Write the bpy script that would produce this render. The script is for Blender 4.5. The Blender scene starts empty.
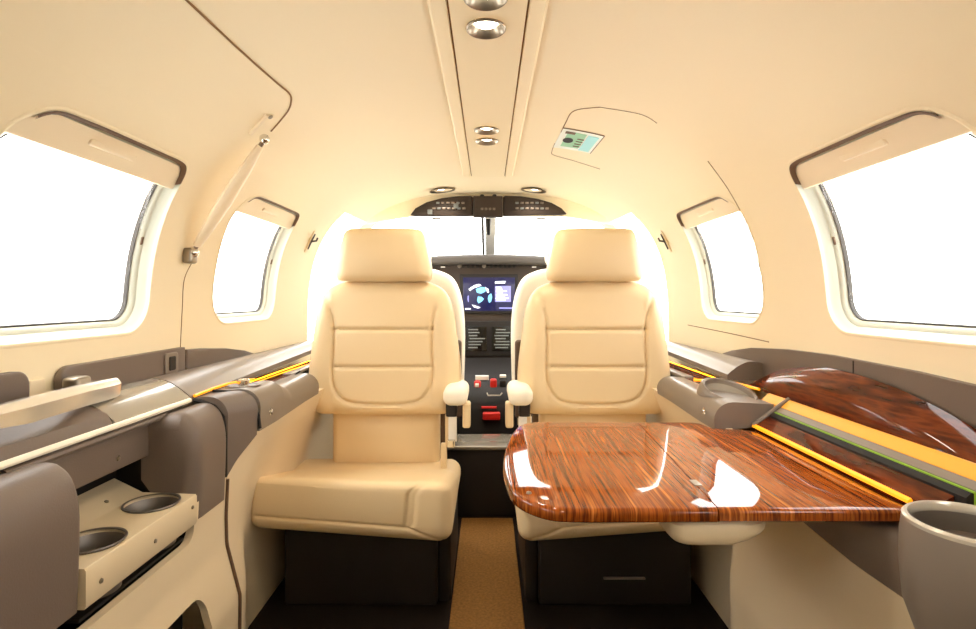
import bpy, bmesh, math, random
from mathutils import Vector, Matrix
random.seed(4)
S = bpy.context.scene
C = S.collection
PI = math.pi

# ------------------------------------------------------------------ view
F = 550.0; CX = 488.0; CY = 297.0; EYE = 0.85
cd = bpy.data.cameras.new('camera'); cam = bpy.data.objects.new('camera', cd); C.objects.link(cam)
cam.location = (0, 0, EYE); cam.rotation_euler = (PI/2, 0, 0)
cd.sensor_width = 36; cd.sensor_fit = 'HORIZONTAL'; cd.lens = 36*F/976
cd.shift_x = 0; cd.shift_y = -17.5/976; cd.clip_start = 0.02; cd.clip_end = 100
S.camera = cam
S.view_settings.view_transform = 'Standard'; S.view_settings.look = 'None'
S.view_settings.gamma = 1; S.view_settings.use_curve_mapping = False
S.view_settings.exposure = 0.22
S.cycles.use_denoising = True
S.cycles.max_bounces = 14; S.cycles.diffuse_bounces = 8; S.cycles.transparent_max_bounces = 16
S.cycles.sample_clamp_indirect = 8

# ------------------------------------------------------------------ materials
def lin(c):
    r = []
    for x in c:
        x = x/255.0
        r.append(x/12.92 if x <= .04045 else ((x+.055)/1.055)**2.4)
    return (r[0], r[1], r[2], 1)
def mat(name, rgb, rough=.5, metal=0, coat=0, bump=0, bscale=400, var=0, vscale=6, spec=.5, emit=None, estr=0):
    m = bpy.data.materials.new(name); m.use_nodes = True
    nt = m.node_tree; b = nt.nodes['Principled BSDF']
    b.inputs['Base Color'].default_value = lin(rgb)
    b.inputs['Roughness'].default_value = rough
    b.inputs['Metallic'].default_value = metal
    b.inputs['Coat Weight'].default_value = coat
    b.inputs['Coat Roughness'].default_value = .03
    b.inputs['Specular IOR Level'].default_value = spec
    if emit:
        b.inputs['Emission Color'].default_value = lin(emit); b.inputs['Emission Strength'].default_value = estr
    tc = nt.nodes.new('ShaderNodeTexCoord')
    if bump:
        n = nt.nodes.new('ShaderNodeTexNoise'); n.inputs['Scale'].default_value = bscale; n.inputs['Detail'].default_value = 3
        bp = nt.nodes.new('ShaderNodeBump'); bp.inputs['Strength'].default_value = bump; bp.inputs['Distance'].default_value = .002
        nt.links.new(tc.outputs['Object'], n.inputs['Vector'])
        nt.links.new(n.outputs['Fac'], bp.inputs['Height']); nt.links.new(bp.outputs['Normal'], b.inputs['Normal'])
    if var:
        n = nt.nodes.new('ShaderNodeTexNoise'); n.inputs['Scale'].default_value = vscale; n.inputs['Detail'].default_value = 4
        mx = nt.nodes.new('ShaderNodeMix'); mx.data_type = 'RGBA'
        mx.inputs[6].default_value = lin([max(0, x*(1-var)) for x in rgb]); mx.inputs[7].default_value = lin([min(255, x*(1+var)) for x in rgb])
        nt.links.new(tc.outputs['Object'], n.inputs['Vector'])
        nt.links.new(n.outputs['Fac'], mx.inputs[0]); nt.links.new(mx.outputs[2], b.inputs['Base Color'])
    return m
def wood(name, stops, scale=(60, 3, 60), rot=0, rough=.12, ior=1.5, cw=1.0):
    m = mat(name, (120, 60, 25), rough, 0, 1.0); nt = m.node_tree; b = nt.nodes['Principled BSDF']
    b.inputs['Specular IOR Level'].default_value = 0; b.inputs['Coat IOR'].default_value = ior; b.inputs['Coat Weight'].default_value = cw
    tc = nt.nodes.new('ShaderNodeTexCoord'); mp = nt.nodes.new('ShaderNodeMapping')
    mp.inputs['Scale'].default_value = scale; mp.inputs['Rotation'].default_value = (0, 0, rot)
    n = nt.nodes.new('ShaderNodeTexNoise'); n.inputs['Scale'].default_value = 1; n.inputs['Detail'].default_value = 5; n.inputs['Distortion'].default_value = .6
    n2 = nt.nodes.new('ShaderNodeTexNoise'); n2.inputs['Scale'].default_value = 3.1; n2.inputs['Detail'].default_value = 3
    ad = nt.nodes.new('ShaderNodeMath'); ad.operation = 'MULTIPLY_ADD'; ad.inputs[1].default_value = .38
    sb = nt.nodes.new('ShaderNodeMath'); sb.operation = 'MULTIPLY'; sb.inputs[1].default_value = .62
    cr = nt.nodes.new('ShaderNodeValToRGB'); e = cr.color_ramp.elements
    while len(e) < len(stops): e.new(.5)
    for i, (p, c) in enumerate(stops): e[i].position = p; e[i].color = lin(c)
    L = nt.links.new
    L(tc.outputs['Object'], mp.inputs['Vector']); L(mp.outputs['Vector'], n.inputs['Vector']); L(mp.outputs['Vector'], n2.inputs['Vector'])
    L(n.outputs['Fac'], sb.inputs[0]); L(n2.outputs['Fac'], ad.inputs[0]); L(sb.outputs[0], ad.inputs[2])
    L(ad.outputs[0], cr.inputs['Fac']); L(cr.outputs['Color'], b.inputs['Base Color'])
    return m
M = {}
M['shell'] = mat('cream_headliner', (246, 232, 200), .6, bump=.05, bscale=900)
M['strip'] = mat('cream_strip', (244, 229, 194), .5)
M['trimc'] = mat('cream_trim', (242, 226, 196), .45)
M['seam'] = mat('seam_brown', (140, 108, 70), .8)
M['frame'] = mat('window_frame_pale', (204, 207, 194), .4)
M['gasket'] = mat('dark_rubber', (62, 58, 54), .6)
M['leather'] = mat('cream_leather', (226, 203, 162), .42, bump=.12, bscale=500, spec=.4)
M['leather_w'] = mat('pale_leather', (246, 238, 220), .5)  # pale trim; on the pilot seats the whiteness stands in for cockpit daylight
M['taupe'] = mat('taupe_leather', (107, 93, 83), .45, bump=.15, bscale=500)
M['taupe_s'] = mat('taupe_satin', (123, 111, 100), .38, coat=.12)
M['silver'] = mat('pewter_lacquer', (150, 143, 130), .18, metal=.3, coat=.6)
M['panel'] = mat('beige_panel', (216, 197, 164), .5, bump=.05, bscale=700)
M['tray'] = mat('beige_tray', (204, 186, 154), .45)
M['pipe'] = mat('brown_piping', (96, 70, 48), .6)
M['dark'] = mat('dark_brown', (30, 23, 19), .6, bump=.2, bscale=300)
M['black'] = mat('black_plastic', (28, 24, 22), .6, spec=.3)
M['brownpl'] = mat('brown_plastic', (92, 70, 54), .5)
M['panelblk'] = mat('panel_charcoal', (58, 48, 42), .6, spec=.3)
M['chrome'] = mat('chrome', (225, 222, 215), .12, metal=1)
M['nickel'] = mat('brushed_nickel', (150, 140, 125), .3, metal=.9)
M['steel'] = mat('polished_handle', (240, 238, 232), .2, metal=.75)
M['cup'] = mat('cup_lining', (112, 104, 96), .35, metal=.4)
M['carpet'] = mat('tan_carpet', (128, 92, 50), .95, bump=.9, bscale=350, var=.3, vscale=160, spec=.1)
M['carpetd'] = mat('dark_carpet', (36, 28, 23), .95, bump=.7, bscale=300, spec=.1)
M['bulb'] = mat('lamp_lens', (255, 248, 235), .3, emit=(255, 240, 214), estr=14)
M['amber'] = mat('amber_light', (255, 160, 30), .4, emit=(255, 158, 20), estr=.85)
M['amberw'] = mat('amber_wall', (214, 150, 60), .35, emit=(255, 165, 20), estr=.30)  # slot wall lit by the amber LED: its light put in as colour and glow
M['led'] = mat('channel_led', (255, 170, 60), .4, emit=(255, 158, 20), estr=6)
M['rim'] = mat('pale_rim', (206, 199, 186), .22, metal=.4)
M['green'] = mat('green_light', (120, 150, 40), .4, emit=(120, 160, 30), estr=.35)
M['red'] = mat('red_plastic', (190, 30, 20), .4, emit=(200, 30, 20), estr=.12)
M['white'] = mat('white_mark', (235, 232, 225), .5)
M['post'] = mat('post_grey', (200, 198, 190), .4)
M['glare'] = mat('glareshield', (66, 60, 54), .7)
M['scr'] = mat('screen_navy', (14, 16, 40), .15, emit=(28, 32, 78), estr=.9)
M['scrw'] = mat('screen_white', (220, 225, 240), .3, emit=(225, 230, 245), estr=.9)
M['scrl'] = mat('screen_lilac', (120, 120, 180), .3, emit=(120, 122, 190), estr=.8)
M['scrb'] = mat('screen_blue', (110, 180, 220), .3, emit=(110, 185, 225), estr=.9)
M['scrk'] = mat('screen_black', (14, 14, 14), .12)
M['scrg'] = mat('screen_grey', (110, 114, 112), .3, emit=(110, 114, 112), estr=.22)
M['cyan'] = mat('placard_cyan', (150, 230, 240), .4)
M['aqua'] = mat('placard_green', (140, 205, 170), .4)
M['placw'] = mat('placard_white', (235, 245, 240), .4)
WS = [(.29, (38, 14, 4)), (.40, (96, 41, 11)), (.48, (164, 84, 28)), (.55, (108, 47, 13)), (.65, (200, 116, 46))]
WD = [(.30, (34, 12, 5)), (.44, (72, 27, 11)), (.54, (108, 46, 19)), (.64, (60, 22, 9)), (.75, (122, 56, 24))]
M['wood'] = wood('striped_rosewood', WS, (95, 2.6, 6), .10, .1, 1.45)
M['woodd'] = wood('dark_rosewood', WD, (14, 5, 45), .1, .3, 1.4, .8)
M['woodm'] = wood('ledge_wood', WD, (50, 4, 50), 0, .3)
def glassmat():
    m = bpy.data.materials.new('clear_glazing'); m.use_nodes = True; nt = m.node_tree; nt.nodes.clear()
    o = nt.nodes.new('ShaderNodeOutputMaterial'); mx = nt.nodes.new('ShaderNodeMixShader')
    t = nt.nodes.new('ShaderNodeBsdfTransparent'); g = nt.nodes.new('ShaderNodeBsdfGlossy'); g.inputs['Roughness'].default_value = .02
    mx.inputs[0].default_value = .04
    nt.links.new(t.outputs[0], mx.inputs[1]); nt.links.new(g.outputs[0], mx.inputs[2]); nt.links.new(mx.outputs[0], o.inputs[0])
    return m
M['glass'] = glassmat()

# ------------------------------------------------------------------ geometry helpers
OFF = {}
class G:
    def __init__(s): s.v = []; s.f = []; s.m = []
    def add(s, vf, T=None, mi=0):
        v, f = vf; b = len(s.v)
        s.v += [T @ Vector(p) if T else Vector(p) for p in v]
        s.f += [tuple(b+i for i in q) for q in f]; s.m += [mi]*len(f)
        return s
def T(x=0, y=0, z=0, rx=0, ry=0, rz=0, sx=1, sy=1, sz=1):
    return Matrix.Translation((x, y, z)) @ Matrix.Rotation(rz, 4, 'Z') @ Matrix.Rotation(ry, 4, 'Y') @ Matrix.Rotation(rx, 4, 'X') @ Matrix.Diagonal((sx, sy, sz, 1))
def build(name, g, mats, parent=None, sharp=40, smooth=True):
    if isinstance(g, tuple): g = G().add(g)
    if not isinstance(mats, (list, tuple)): mats = [mats]
    if parent is not None:
        off = OFF[parent.name]
    else:
        xs = [p.x for p in g.v]; ys = [p.y for p in g.v]; zs = [p.z for p in g.v]
        off = Vector(((min(xs)+max(xs))/2, (min(ys)+max(ys))/2, min(zs)))
    me = bpy.data.meshes.new(name)
    me.from_pydata([tuple(p-off) for p in g.v], [], g.f)
    for m in mats: me.materials.append(m)
    me.polygons.foreach_set('material_index', g.m)
    bm = bmesh.new(); bm.from_mesh(me)
    bmesh.ops.remove_doubles(bm, verts=bm.verts, dist=1e-5)
    bmesh.ops.dissolve_degenerate(bm, edges=bm.edges, dist=1e-6)
    bmesh.ops.recalc_face_normals(bm, faces=bm.faces)
    bm.to_mesh(me); bm.free()
    if smooth:
        me.polygons.foreach_set('use_smooth', [True]*len(me.polygons))
        me.set_sharp_from_angle(angle=math.radians(sharp))
    o = bpy.data.objects.new(name, me); C.objects.link(o)
    OFF[o.name] = off
    if parent is not None: o.parent = parent
    else: o.location = off
    return o
def thing(name, label, cat, loc, group=None):
    o = bpy.data.objects.new(name, None); C.objects.link(o); o.location = loc; o.empty_display_size = .05
    OFF[o.name] = Vector(loc)
    return tag(o, label, cat, group)
def tag(o, label, cat, group=None):
    o['label'] = label; o['category'] = cat
    if group: o['group'] = group
    return o
def struct(o): o['kind'] = 'structure'; return o

def grid(rows, closed_u=False, closed_v=False):
    """rows of points -> quads"""
    v = [p for r in rows for p in r]; n = len(rows[0]); f = []
    R = len(rows)
    for i in range(R if closed_v else R-1):
        for j in range(n if closed_u else n-1):
            a = i*n+j; b = i*n+(j+1) % n; c = ((i+1) % R)*n+(j+1) % n; d = ((i+1) % R)*n+j
            f.append((a, b, c, d))
    return v, f
def loft(rings, caps=True):
    v, f = grid(rings, closed_u=True); n = len(rings[0])
    if caps:
        f.append(tuple(range(n))[::-1]); b = (len(rings)-1)*n; f.append(tuple(range(b, b+n)))
    return v, f
def tube(pts, r, seg=8, closed=False, flat=None):
    pts = [Vector(p) for p in pts]; rings = []; n = len(pts); up = None
    for i, p in enumerate(pts):
        if closed: d = pts[(i+1) % n]-pts[i-1]
        else: d = pts[min(i+1, n-1)]-pts[max(i-1, 0)]
        d.normalize()
        if up is None: up = d.orthogonal().normalized()
        up = (up-d*up.dot(d)).normalized(); w = d.cross(up)
        rr = r(i/(n-1)) if callable(r) else r
        rings.append([p+up*rr*math.cos(2*PI*k/seg)+w*rr*math.sin(2*PI*k/seg) for k in range(seg)])
    if closed: return grid(rings, True, True)
    return loft(rings)
def lathe(prof, seg=32):
    """profile (r,z) revolved about z"""
    rows = [[(r*math.cos(2*PI*k/seg), r*math.sin(2*PI*k/seg), z) for k in range(seg)] for r, z in prof]
    return grid(rows, closed_u=True)
def box(x0, x1, y0, y1, z0, z1):
    v = [(x0, y0, z0), (x1, y0, z0), (x1, y1, z0), (x0, y1, z0), (x0, y0, z1), (x1, y0, z1), (x1, y1, z1), (x0, y1, z1)]
    return v, [(3, 2, 1, 0), (4, 5, 6, 7), (0, 1, 5, 4), (1, 2, 6, 5), (2, 3, 7, 6), (3, 0, 4, 7)]
def rbox(x0, x1, y0, y1, z0, z1, r=.004, n=(2, 2, 2), c=3, fn=None):
    """box with rounded edges; n cells on the flat part of each axis; fn deforms"""
    h = [(x1-x0)/2, (y1-y0)/2, (z1-z0)/2]; ce = [(x0+x1)/2, (y0+y1)/2, (z0+z1)/2]
    r = min(r, *[q*.999 for q in h])
    ax = []
    for q, k in zip(h, n):
        core = q-r
        a = [-core+2*core*i/k for i in range(k+1)]
        e = [core+r*math.tan(PI/4*(i+1)/c) for i in range(c)]
        ax.append([-t for t in reversed(e)]+a+e)
    idx = {}; v = []; f = []
    def P(x, y, z):
        key = (round(x, 6), round(y, 6), round(z, 6))
        if key not in idx:
            p = Vector((x, y, z)); q = Vector([max(-(h[i]-r), min(h[i]-r, p[i])) for i in range(3)])
            d = p-q; d = d.normalized()*r if d.length > 1e-9 else d
            w = q+d+Vector(ce)
            if fn: w = Vector(fn(*w))
            idx[key] = len(v); v.append(w)
        return idx[key]
    X, Y, Z = ax
    for s in (0, -1):
        for i in range(len(X)-1):
            for j in range(len(Y)-1):
                f.append((P(X[i], Y[j], Z[s]), P(X[i+1], Y[j], Z[s]), P(X[i+1], Y[j+1], Z[s]), P(X[i], Y[j+1], Z[s])))
            for j in range(len(Z)-1):
                f.append((P(X[i], Y[s], Z[j]), P(X[i+1], Y[s], Z[j]), P(X[i+1], Y[s], Z[j+1]), P(X[i], Y[s], Z[j+1])))
        for i in range(len(Y)-1):
            for j in range(len(Z)-1):
                f.append((P(X[s], Y[i], Z[j]), P(X[s], Y[i+1], Z[j]), P(X[s], Y[i+1], Z[j+1]), P(X[s], Y[i], Z[j+1])))
    return v, f
def cr(pts, n, closed=False):
    """Catmull-Rom resample"""
    m = len(pts); out = []
    segs = m if closed else m-1
    for k in range(n if closed else n+1):
        t = k*segs/n; i = min(int(t), segs-1); u = t-i
        if closed: P = [pts[(i+d) % m] for d in (-1, 0, 1, 2)]
        else: P = [pts[max(0, min(m-1, i+d))] for d in (-1, 0, 1, 2)]
        out.append(tuple(.5*(2*b+(c-a)*u+(2*a-5*b+4*c-d)*u*u+(3*b-a-3*c+d)*u**3) for a, b, c, d in zip(*P)))
    return out
def rrect(u0, u1, v0, v1, r, k=6):
    rs = r if isinstance(r, (list, tuple)) else [r]*4
    o = []
    for (cu, cv, a), q in zip(((u1, v1, 0), (u0, v1, 1), (u0, v0, 2), (u1, v0, 3)), rs):
        su = -1 if a in (0, 3) else 1; sv = -1 if a in (0, 1) else 1
        for i in range(k+1):
            t = PI/2*(a+i/k)
            o.append((cu+su*q+q*math.cos(t), cv+sv*q+q*math.sin(t)))
    return o
def dense(o, step):
    r = []
    for i, p in enumerate(o):
        q = o[(i+1) % len(o)]; d = math.dist(p, q); k = max(1, math.ceil(d/step))
        for t in range(k): r.append((p[0]+(q[0]-p[0])*t/k, p[1]+(q[1]-p[1])*t/k))
    return r
def slab(outline, th, r=.003, c=3, rings=1, front=None, back=True, center=None):
    """plate over an outline (u,v): h 0 at the back, th at the front; rounded front edge; front(u,v) adds height"""
    cu, cv = center or (sum(p[0] for p in outline)/len(outline), sum(p[1] for p in outline)/len(outline))
    R = sum(math.dist(p, (cu, cv)) for p in outline)/len(outline)
    prof = []
    prof.append((1-r/R*.5, 0)) if back else None
    prof += [(1, r*.5 if back else 0), (1, th-r)]
    for i in range(1, c+1):
        a = PI/2*i/c; prof.append((1-r/R*(1-math.cos(a)), th-r+r*math.sin(a)))
    s0 = prof[-1][0]
    for i in range(1, rings): prof.append((s0*(1-i/rings), th))
    rows = []
    for s, h in prof:
        row = []
        for u, v in outline:
            a = cu+(u-cu)*s; b = cv+(v-cv)*s
            hh = h+(front(a, b) if front and h > th*.5 else 0)
            row.append((a, b, hh))
        rows.append(row)
    v, f = grid(rows, closed_u=True); n = len(outline)
    v = list(v); v.append((cu, cv, th+(front(cu, cv) if front else 0))); ci = len(v)-1; b = (len(rows)-1)*n
    for j in range(n): f.append((b+j, b+(j+1) % n, ci))
    if back: f.append(tuple(range(n))[::-1])
    return v, f
def mapv(vf, fn): return [fn(*p) for p in vf[0]], vf[1]
def cut(o, cutters):
    """difference by solid cutters, applied"""
    for vf in cutters:
        cme = bpy.data.meshes.new('cutter'); cme.from_pydata([tuple(Vector(p)-o.location) for p in vf[0]], [], vf[1])
        bm = bmesh.new(); bm.from_mesh(cme); bmesh.ops.recalc_face_normals(bm, faces=bm.faces); bm.to_mesh(cme); bm.free()
        co = bpy.data.objects.new('cutter', cme); C.objects.link(co); co.location = o.location
        md = o.modifiers.new('b', 'BOOLEAN'); md.object = co; md.operation = 'DIFFERENCE'; md.solver = 'EXACT'
        bpy.context.view_layer.update()
        ev = o.evaluated_get(bpy.context.evaluated_depsgraph_get()); me = bpy.data.meshes.new_from_object(ev)
        o.modifiers.clear(); o.data = me
        bpy.data.objects.remove(co)
    me = o.data
    me.polygons.foreach_set('use_smooth', [True]*len(me.polygons)); me.set_sharp_from_angle(angle=math.radians(35))
    return o

# ------------------------------------------------------------------ the fuselage section
A = .63; ZC = .72; B = .53; ZS = 1.13; FLOOR = .13
def xw(z, a=A, b=B):
    u = (z-ZC)/b if z > ZC else (ZC-z)/1.0
    return a*max(0, 1-u**3)**(1/3)
def zc(x, a=A, b=B): return ZC+b*max(0, 1-(abs(x)/a)**3)**(1/3)
def hit(px, py):
    """point of the cabin lining seen from the eye along a line of sight"""
    dx = (px-CX)/F; dz = (CY-py)/F; lo, hi = .2, 6
    for _ in range(50):
        y = (lo+hi)/2; x = dx*y; z = EYE+dz*y
        u = abs(z-ZC)/(B if z > ZC else 1.0)
        if (abs(x)/A)**3+u**3 < 1: lo = y
        else: hi = y
    return Vector((dx*y, y, EYE+dz*y))
def at(px, py, y): return Vector(((px-CX)/F*y, y, EYE-(py-CY)/F*y))
YB, YF = -1.3, 1.87
def inward(p, d):
    """move a lining point d towards the cabin"""
    gx = 3*(abs(p.x)/A)**2/A*(1 if p.x > 0 else -1)
    gz = 3*(abs(p.z-ZC)/B)**2/B*(1 if p.z > ZC else -1)
    n = Vector((gx, 0, gz)).normalized()
    return p-n*d

WIN = [(.645, 1.02), (1.25, 1.62), (.03, .40), (-.58, -.21)]
WZ0, WZ1 = .786, 1.093
CR = [.036, .080, .075, .062]     # corner radii: far top, near top, near bottom, far bottom
def wcut(s, y0, y1, grow=0):
    o = rrect(y0-grow, y1+grow, WZ0-grow, WZ1+grow, CR)
    return loft([[(s*.40, a, b) for a, b in o], [(s*.80, a, b) for a, b in o]])
def side_wall(s, name):
    ys = [YB+(YF-YB)*i/60 for i in range(61)]
    zs = [FLOOR-.02+(ZS-FLOOR+.02)*i/64 for i in range(65)]
    prof = [(s*xw(z), z) for z in zs]+[(s*(xw(z)+.045), z+(.02 if z > 1 else 0)) for z in reversed(zs)]
    rings = [[(x, y, z) for x, z in prof] for y in ys]
    o = struct(build(name, loft(rings), M['shell'], sharp=30))
    return cut(o, [wcut(s, a, b) for a, b in WIN])
side_wall(-1, 'wall_left'); side_wall(1, 'wall_right')
LIGHTY = [-.62, -.05, .718, .80, 1.289, 1.38]  # the two rearmost are out of view, added to supply fill light
xe = xw(ZS)
xs = [-xe+2*xe*i/90 for i in range(91)]
prof = [(x, zc(x)) for x in xs]+[(x*1.06, zc(x)+.04) for x in reversed(xs)]
ceil = struct(build('ceiling', loft([[(x, YB+(YF-YB)*i/40, z) for x, z in prof] for i in range(41)]), M['shell'], sharp=30))
holes = [loft([[(.028*math.cos(2*PI*k/32)-.003, y+.028*math.sin(2*PI*k/32), z) for k in range(32)] for z in (1.2, 1.275)]) for y in LIGHTY]
cut(ceil, holes)
# ceiling strip carrying the lamps
sp = [(-.083, .0005), (-.078, -.006), (-.060, -.009), (-.0565, -.009), (-.0555, -.003), (-.0535, -.003), (-.0525, -.008),
      (.0525, -.008), (.0535, -.003), (.0555, -.003), (.0565, -.009), (.060, -.009), (.078, -.006), (.083, .0005), (.083, .006), (-.083, .006)]
strip = struct(build('trim_1', loft([[(x, y, 1.25+z) for x, z in sp] for y in (YB+.02, 0, .5, 1, 1.5, 1.80)]), M['strip'], sharp=25))
cut(strip, holes)
for x in (-.0545, .0545):
    struct(build('trim_2', box(x-.0012, x+.0012, YB+.03, 1.80, 1.2462, 1.248), M['seam']))
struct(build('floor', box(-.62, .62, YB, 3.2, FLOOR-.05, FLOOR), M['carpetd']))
tag(build('carpet_runner', rbox(-.085, .080, .2, 1.78, FLOOR, FLOOR+.006, .003), M['carpet']), 'tan brown carpet strip down the aisle between the two cabin seats', 'carpet')
bw = [(-xw(FLOOR+(1.249-FLOOR)*i/40), FLOOR+(1.249-FLOOR)*i/40) for i in range(41)]
bw = bw+[(-x, z) for x, z in reversed(bw)]
struct(build('wall_back', loft([[(x, YB+.001, z) for x, z in bw], [(x, YB-.04, z) for x, z in bw]]), M['shell']))

# ------------------------------------------------------------------ cockpit shell
def cta(y):
    K = [(1.87, .64, 1.256), (2.0, .625, 1.256), (2.15, .60, 1.252), (2.22, .59, 1.236), (2.4, .56, 1.20), (2.7, .49, 1.135), (3.1, .36, 1.05)]
    for (y0, a0, t0), (y1, a1, t1) in zip(K, K[1:]):
        if y <= y1+1e-9:
            u = (y-y0)/(y1-y0); return a0+(a1-a0)*u, t0+(t1-t0)*u
    return K[-1][1:]
def csec(y, off=0):
    a, t = cta(y); zl = 1.03; b = t-ZC; half = []
    for i in range(21): half.append(FLOOR+(.93-FLOOR)*i/20)
    for i in range(1, 5): half.append(.93+.10*i/4)
    pts = [(-xw(z, a, b), z) for z in half]
    xm = xw(zl, a, b)
    top = []
    for i in range(1, 40):
        th = PI*i/40
        # spread by angle over the arc above zl
        x = -xm*math.cos(th); top.append((x, zc(x, a, b)))
    pts = pts+top+[(-x, z) for x, z in reversed(pts)]
    cxm = 0
    r = []
    for x, z in pts:
        d = Vector((x, 0, z-.8)).normalized()*off
        r.append((x+d.x, y, z+d.z))
    return r
cys = [1.87, 1.93, 2.0, 2.08, 2.15, 2.22, 2.3, 2.4, 2.5, 2.6, 2.75, 2.9, 3.1]
rows = [csec(y) for y in cys]; nn = len(rows[0])
v, f = grid(rows)
shell_f = []; ws_f = []; sl_f = []; sr_f = []
for q, fc in enumerate(f):
    i = q//(nn-1); j = q % (nn-1); y = cys[i]
    if y >= 2.22-1e-6 and 24 <= j < nn-25: ws_f.append(fc)
    elif 1.93-1e-6 <= y < 2.15-1e-6 and (14 <= j < 31): sl_f.append(fc)
    elif 1.93-1e-6 <= y < 2.15-1e-6 and (nn-32 <= j < nn-15): sr_f.append(fc)
    elif 2.3-1e-6 <= y < 2.75 and (18 <= j < 24): sl_f.append(fc)
    elif 2.3-1e-6 <= y < 2.75 and (nn-25 <= j < nn-19): sr_f.append(fc)
    else: shell_f.append(fc)
def sub(fs, off):
    use = sorted({i for q in fs for i in q}); mp = {k: n for n, k in enumerate(use)}
    rr = [p for y in cys for p in csec(y, off)]
    return [rr[i] for i in use], [tuple(mp[i] for i in q) for q in fs]
def thick(fs, a, b):
    v1, f1 = sub(fs, a); v2, f2 = sub(fs, b); n = len(v1)
    ed = {}
    for q in f1:
        for k in range(4):
            e = (q[k], q[(k+1) % 4])
            if (e[1], e[0]) in ed: del ed[(e[1], e[0])]
            else: ed[e] = 1
    return list(v1)+list(v2), f1+[tuple(i+n for i in reversed(q)) for q in f2]+[(b_, a_, a_+n, b_+n) for a_, b_ in ed]
struct(build('wall_front', thick(shell_f, 0, .03), M['shell'], sharp=30))
w = struct(build('window_9', thick(ws_f, .012, .016), M['glass']))
struct(build('window_10', thick(sl_f, .012, .016), M['glass'])); struct(build('window_11', thick(sr_f, .012, .016), M['glass']))
hdr = []
for i in range(61):
    x = -.585+1.17*i/60; hdr.append((x, max(1.166, min(zc(x, .60, 1.252-ZC)+.006, 1.26))))
hd_ = [(x, 1.165-.25*max(0, abs(x)-.30)**1.2) for x, z in hdr]
ho = hd_+[(x, max(z, w_[1]+.002)) for (x, z), w_ in zip(hdr[::-1], hd_[::-1])]
struct(build('wall_header', loft([[(x, y, z) for x, z in ho] for y in (2.145, 2.165)]), M['shell']))
nose = csec(3.1)
struct(build('wall_nose', ([tuple(p) for p in nose], [tuple(range(len(nose)))]), M['shell']))
# centre windscreen post
post = thing('windscreen_post', 'pale grey post down the middle of the windscreen', 'post', (0, 2.25, 1.05))
def ribbon(x0, x1, dz, th):
    ys = [2.19, 2.25, 2.4, 2.7, 3.05]
    rr = []
    for y in ys:
        z = cta(max(y, 2.2))[1]+dz
        rr.append([(x0, y, z-th), (x1, y, z-th), (x1, y, z), (x0, y, z)])
    return loft(rr)
build('post_body', ribbon(-.012, .034, -.004, .014), M['post'], post)
build('rubber_seal', ribbon(-.030, -.018, -.004, .010), M['gasket'], post)
build('grip', tube([at(488, 219, 2.2), at(488.3, 226, 2.2), at(488.5, 235, 2.2)], lambda t: .012-.005*t, 10), M['black'], post)

# ------------------------------------------------------------------ windows
def wp(s, y, z, d):
    """window coordinates: y along, z up, d outwards from the lining"""
    return (s*(xw(z)+d), y, z)
def inset(y0, y1, z0, z1, i, d, s, r=.075, k=10):
    o = dense(rrect(y0+i, y1-i, z0+i, z1-i, max(.01, r-i)), .02)
    return [wp(s, a, b, d) for a, b in o]
def ringset(y0, y1, prof, s):
    """prof (inset, depth) swept round the opening"""
    base = dense(rrect(y0, y1, WZ0, WZ1, .075, 10), .02)
    cy, cz = (y0+y1)/2, (WZ0+WZ1)/2; rows = []
    for i, d in prof:
        o = rrect(y0+i, y1-i, WZ0+i, WZ1-i, [max(.012, q_-i) for q_ in CR], 10)
        # equal counts: straight runs divided alike
        q = []
        n = len(o)
        for k in range(n):
            a = o[k]; b = o[(k+1) % n]
            m = 8 if (k % 11) == 10 else 1
            for t in range(m): q.append((a[0]+(b[0]-a[0])*t/m, a[1]+(b[1]-a[1])*t/m))
        rows.append([wp(s, a, b, d) for a, b in q])
    return rows
n = 0
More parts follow.
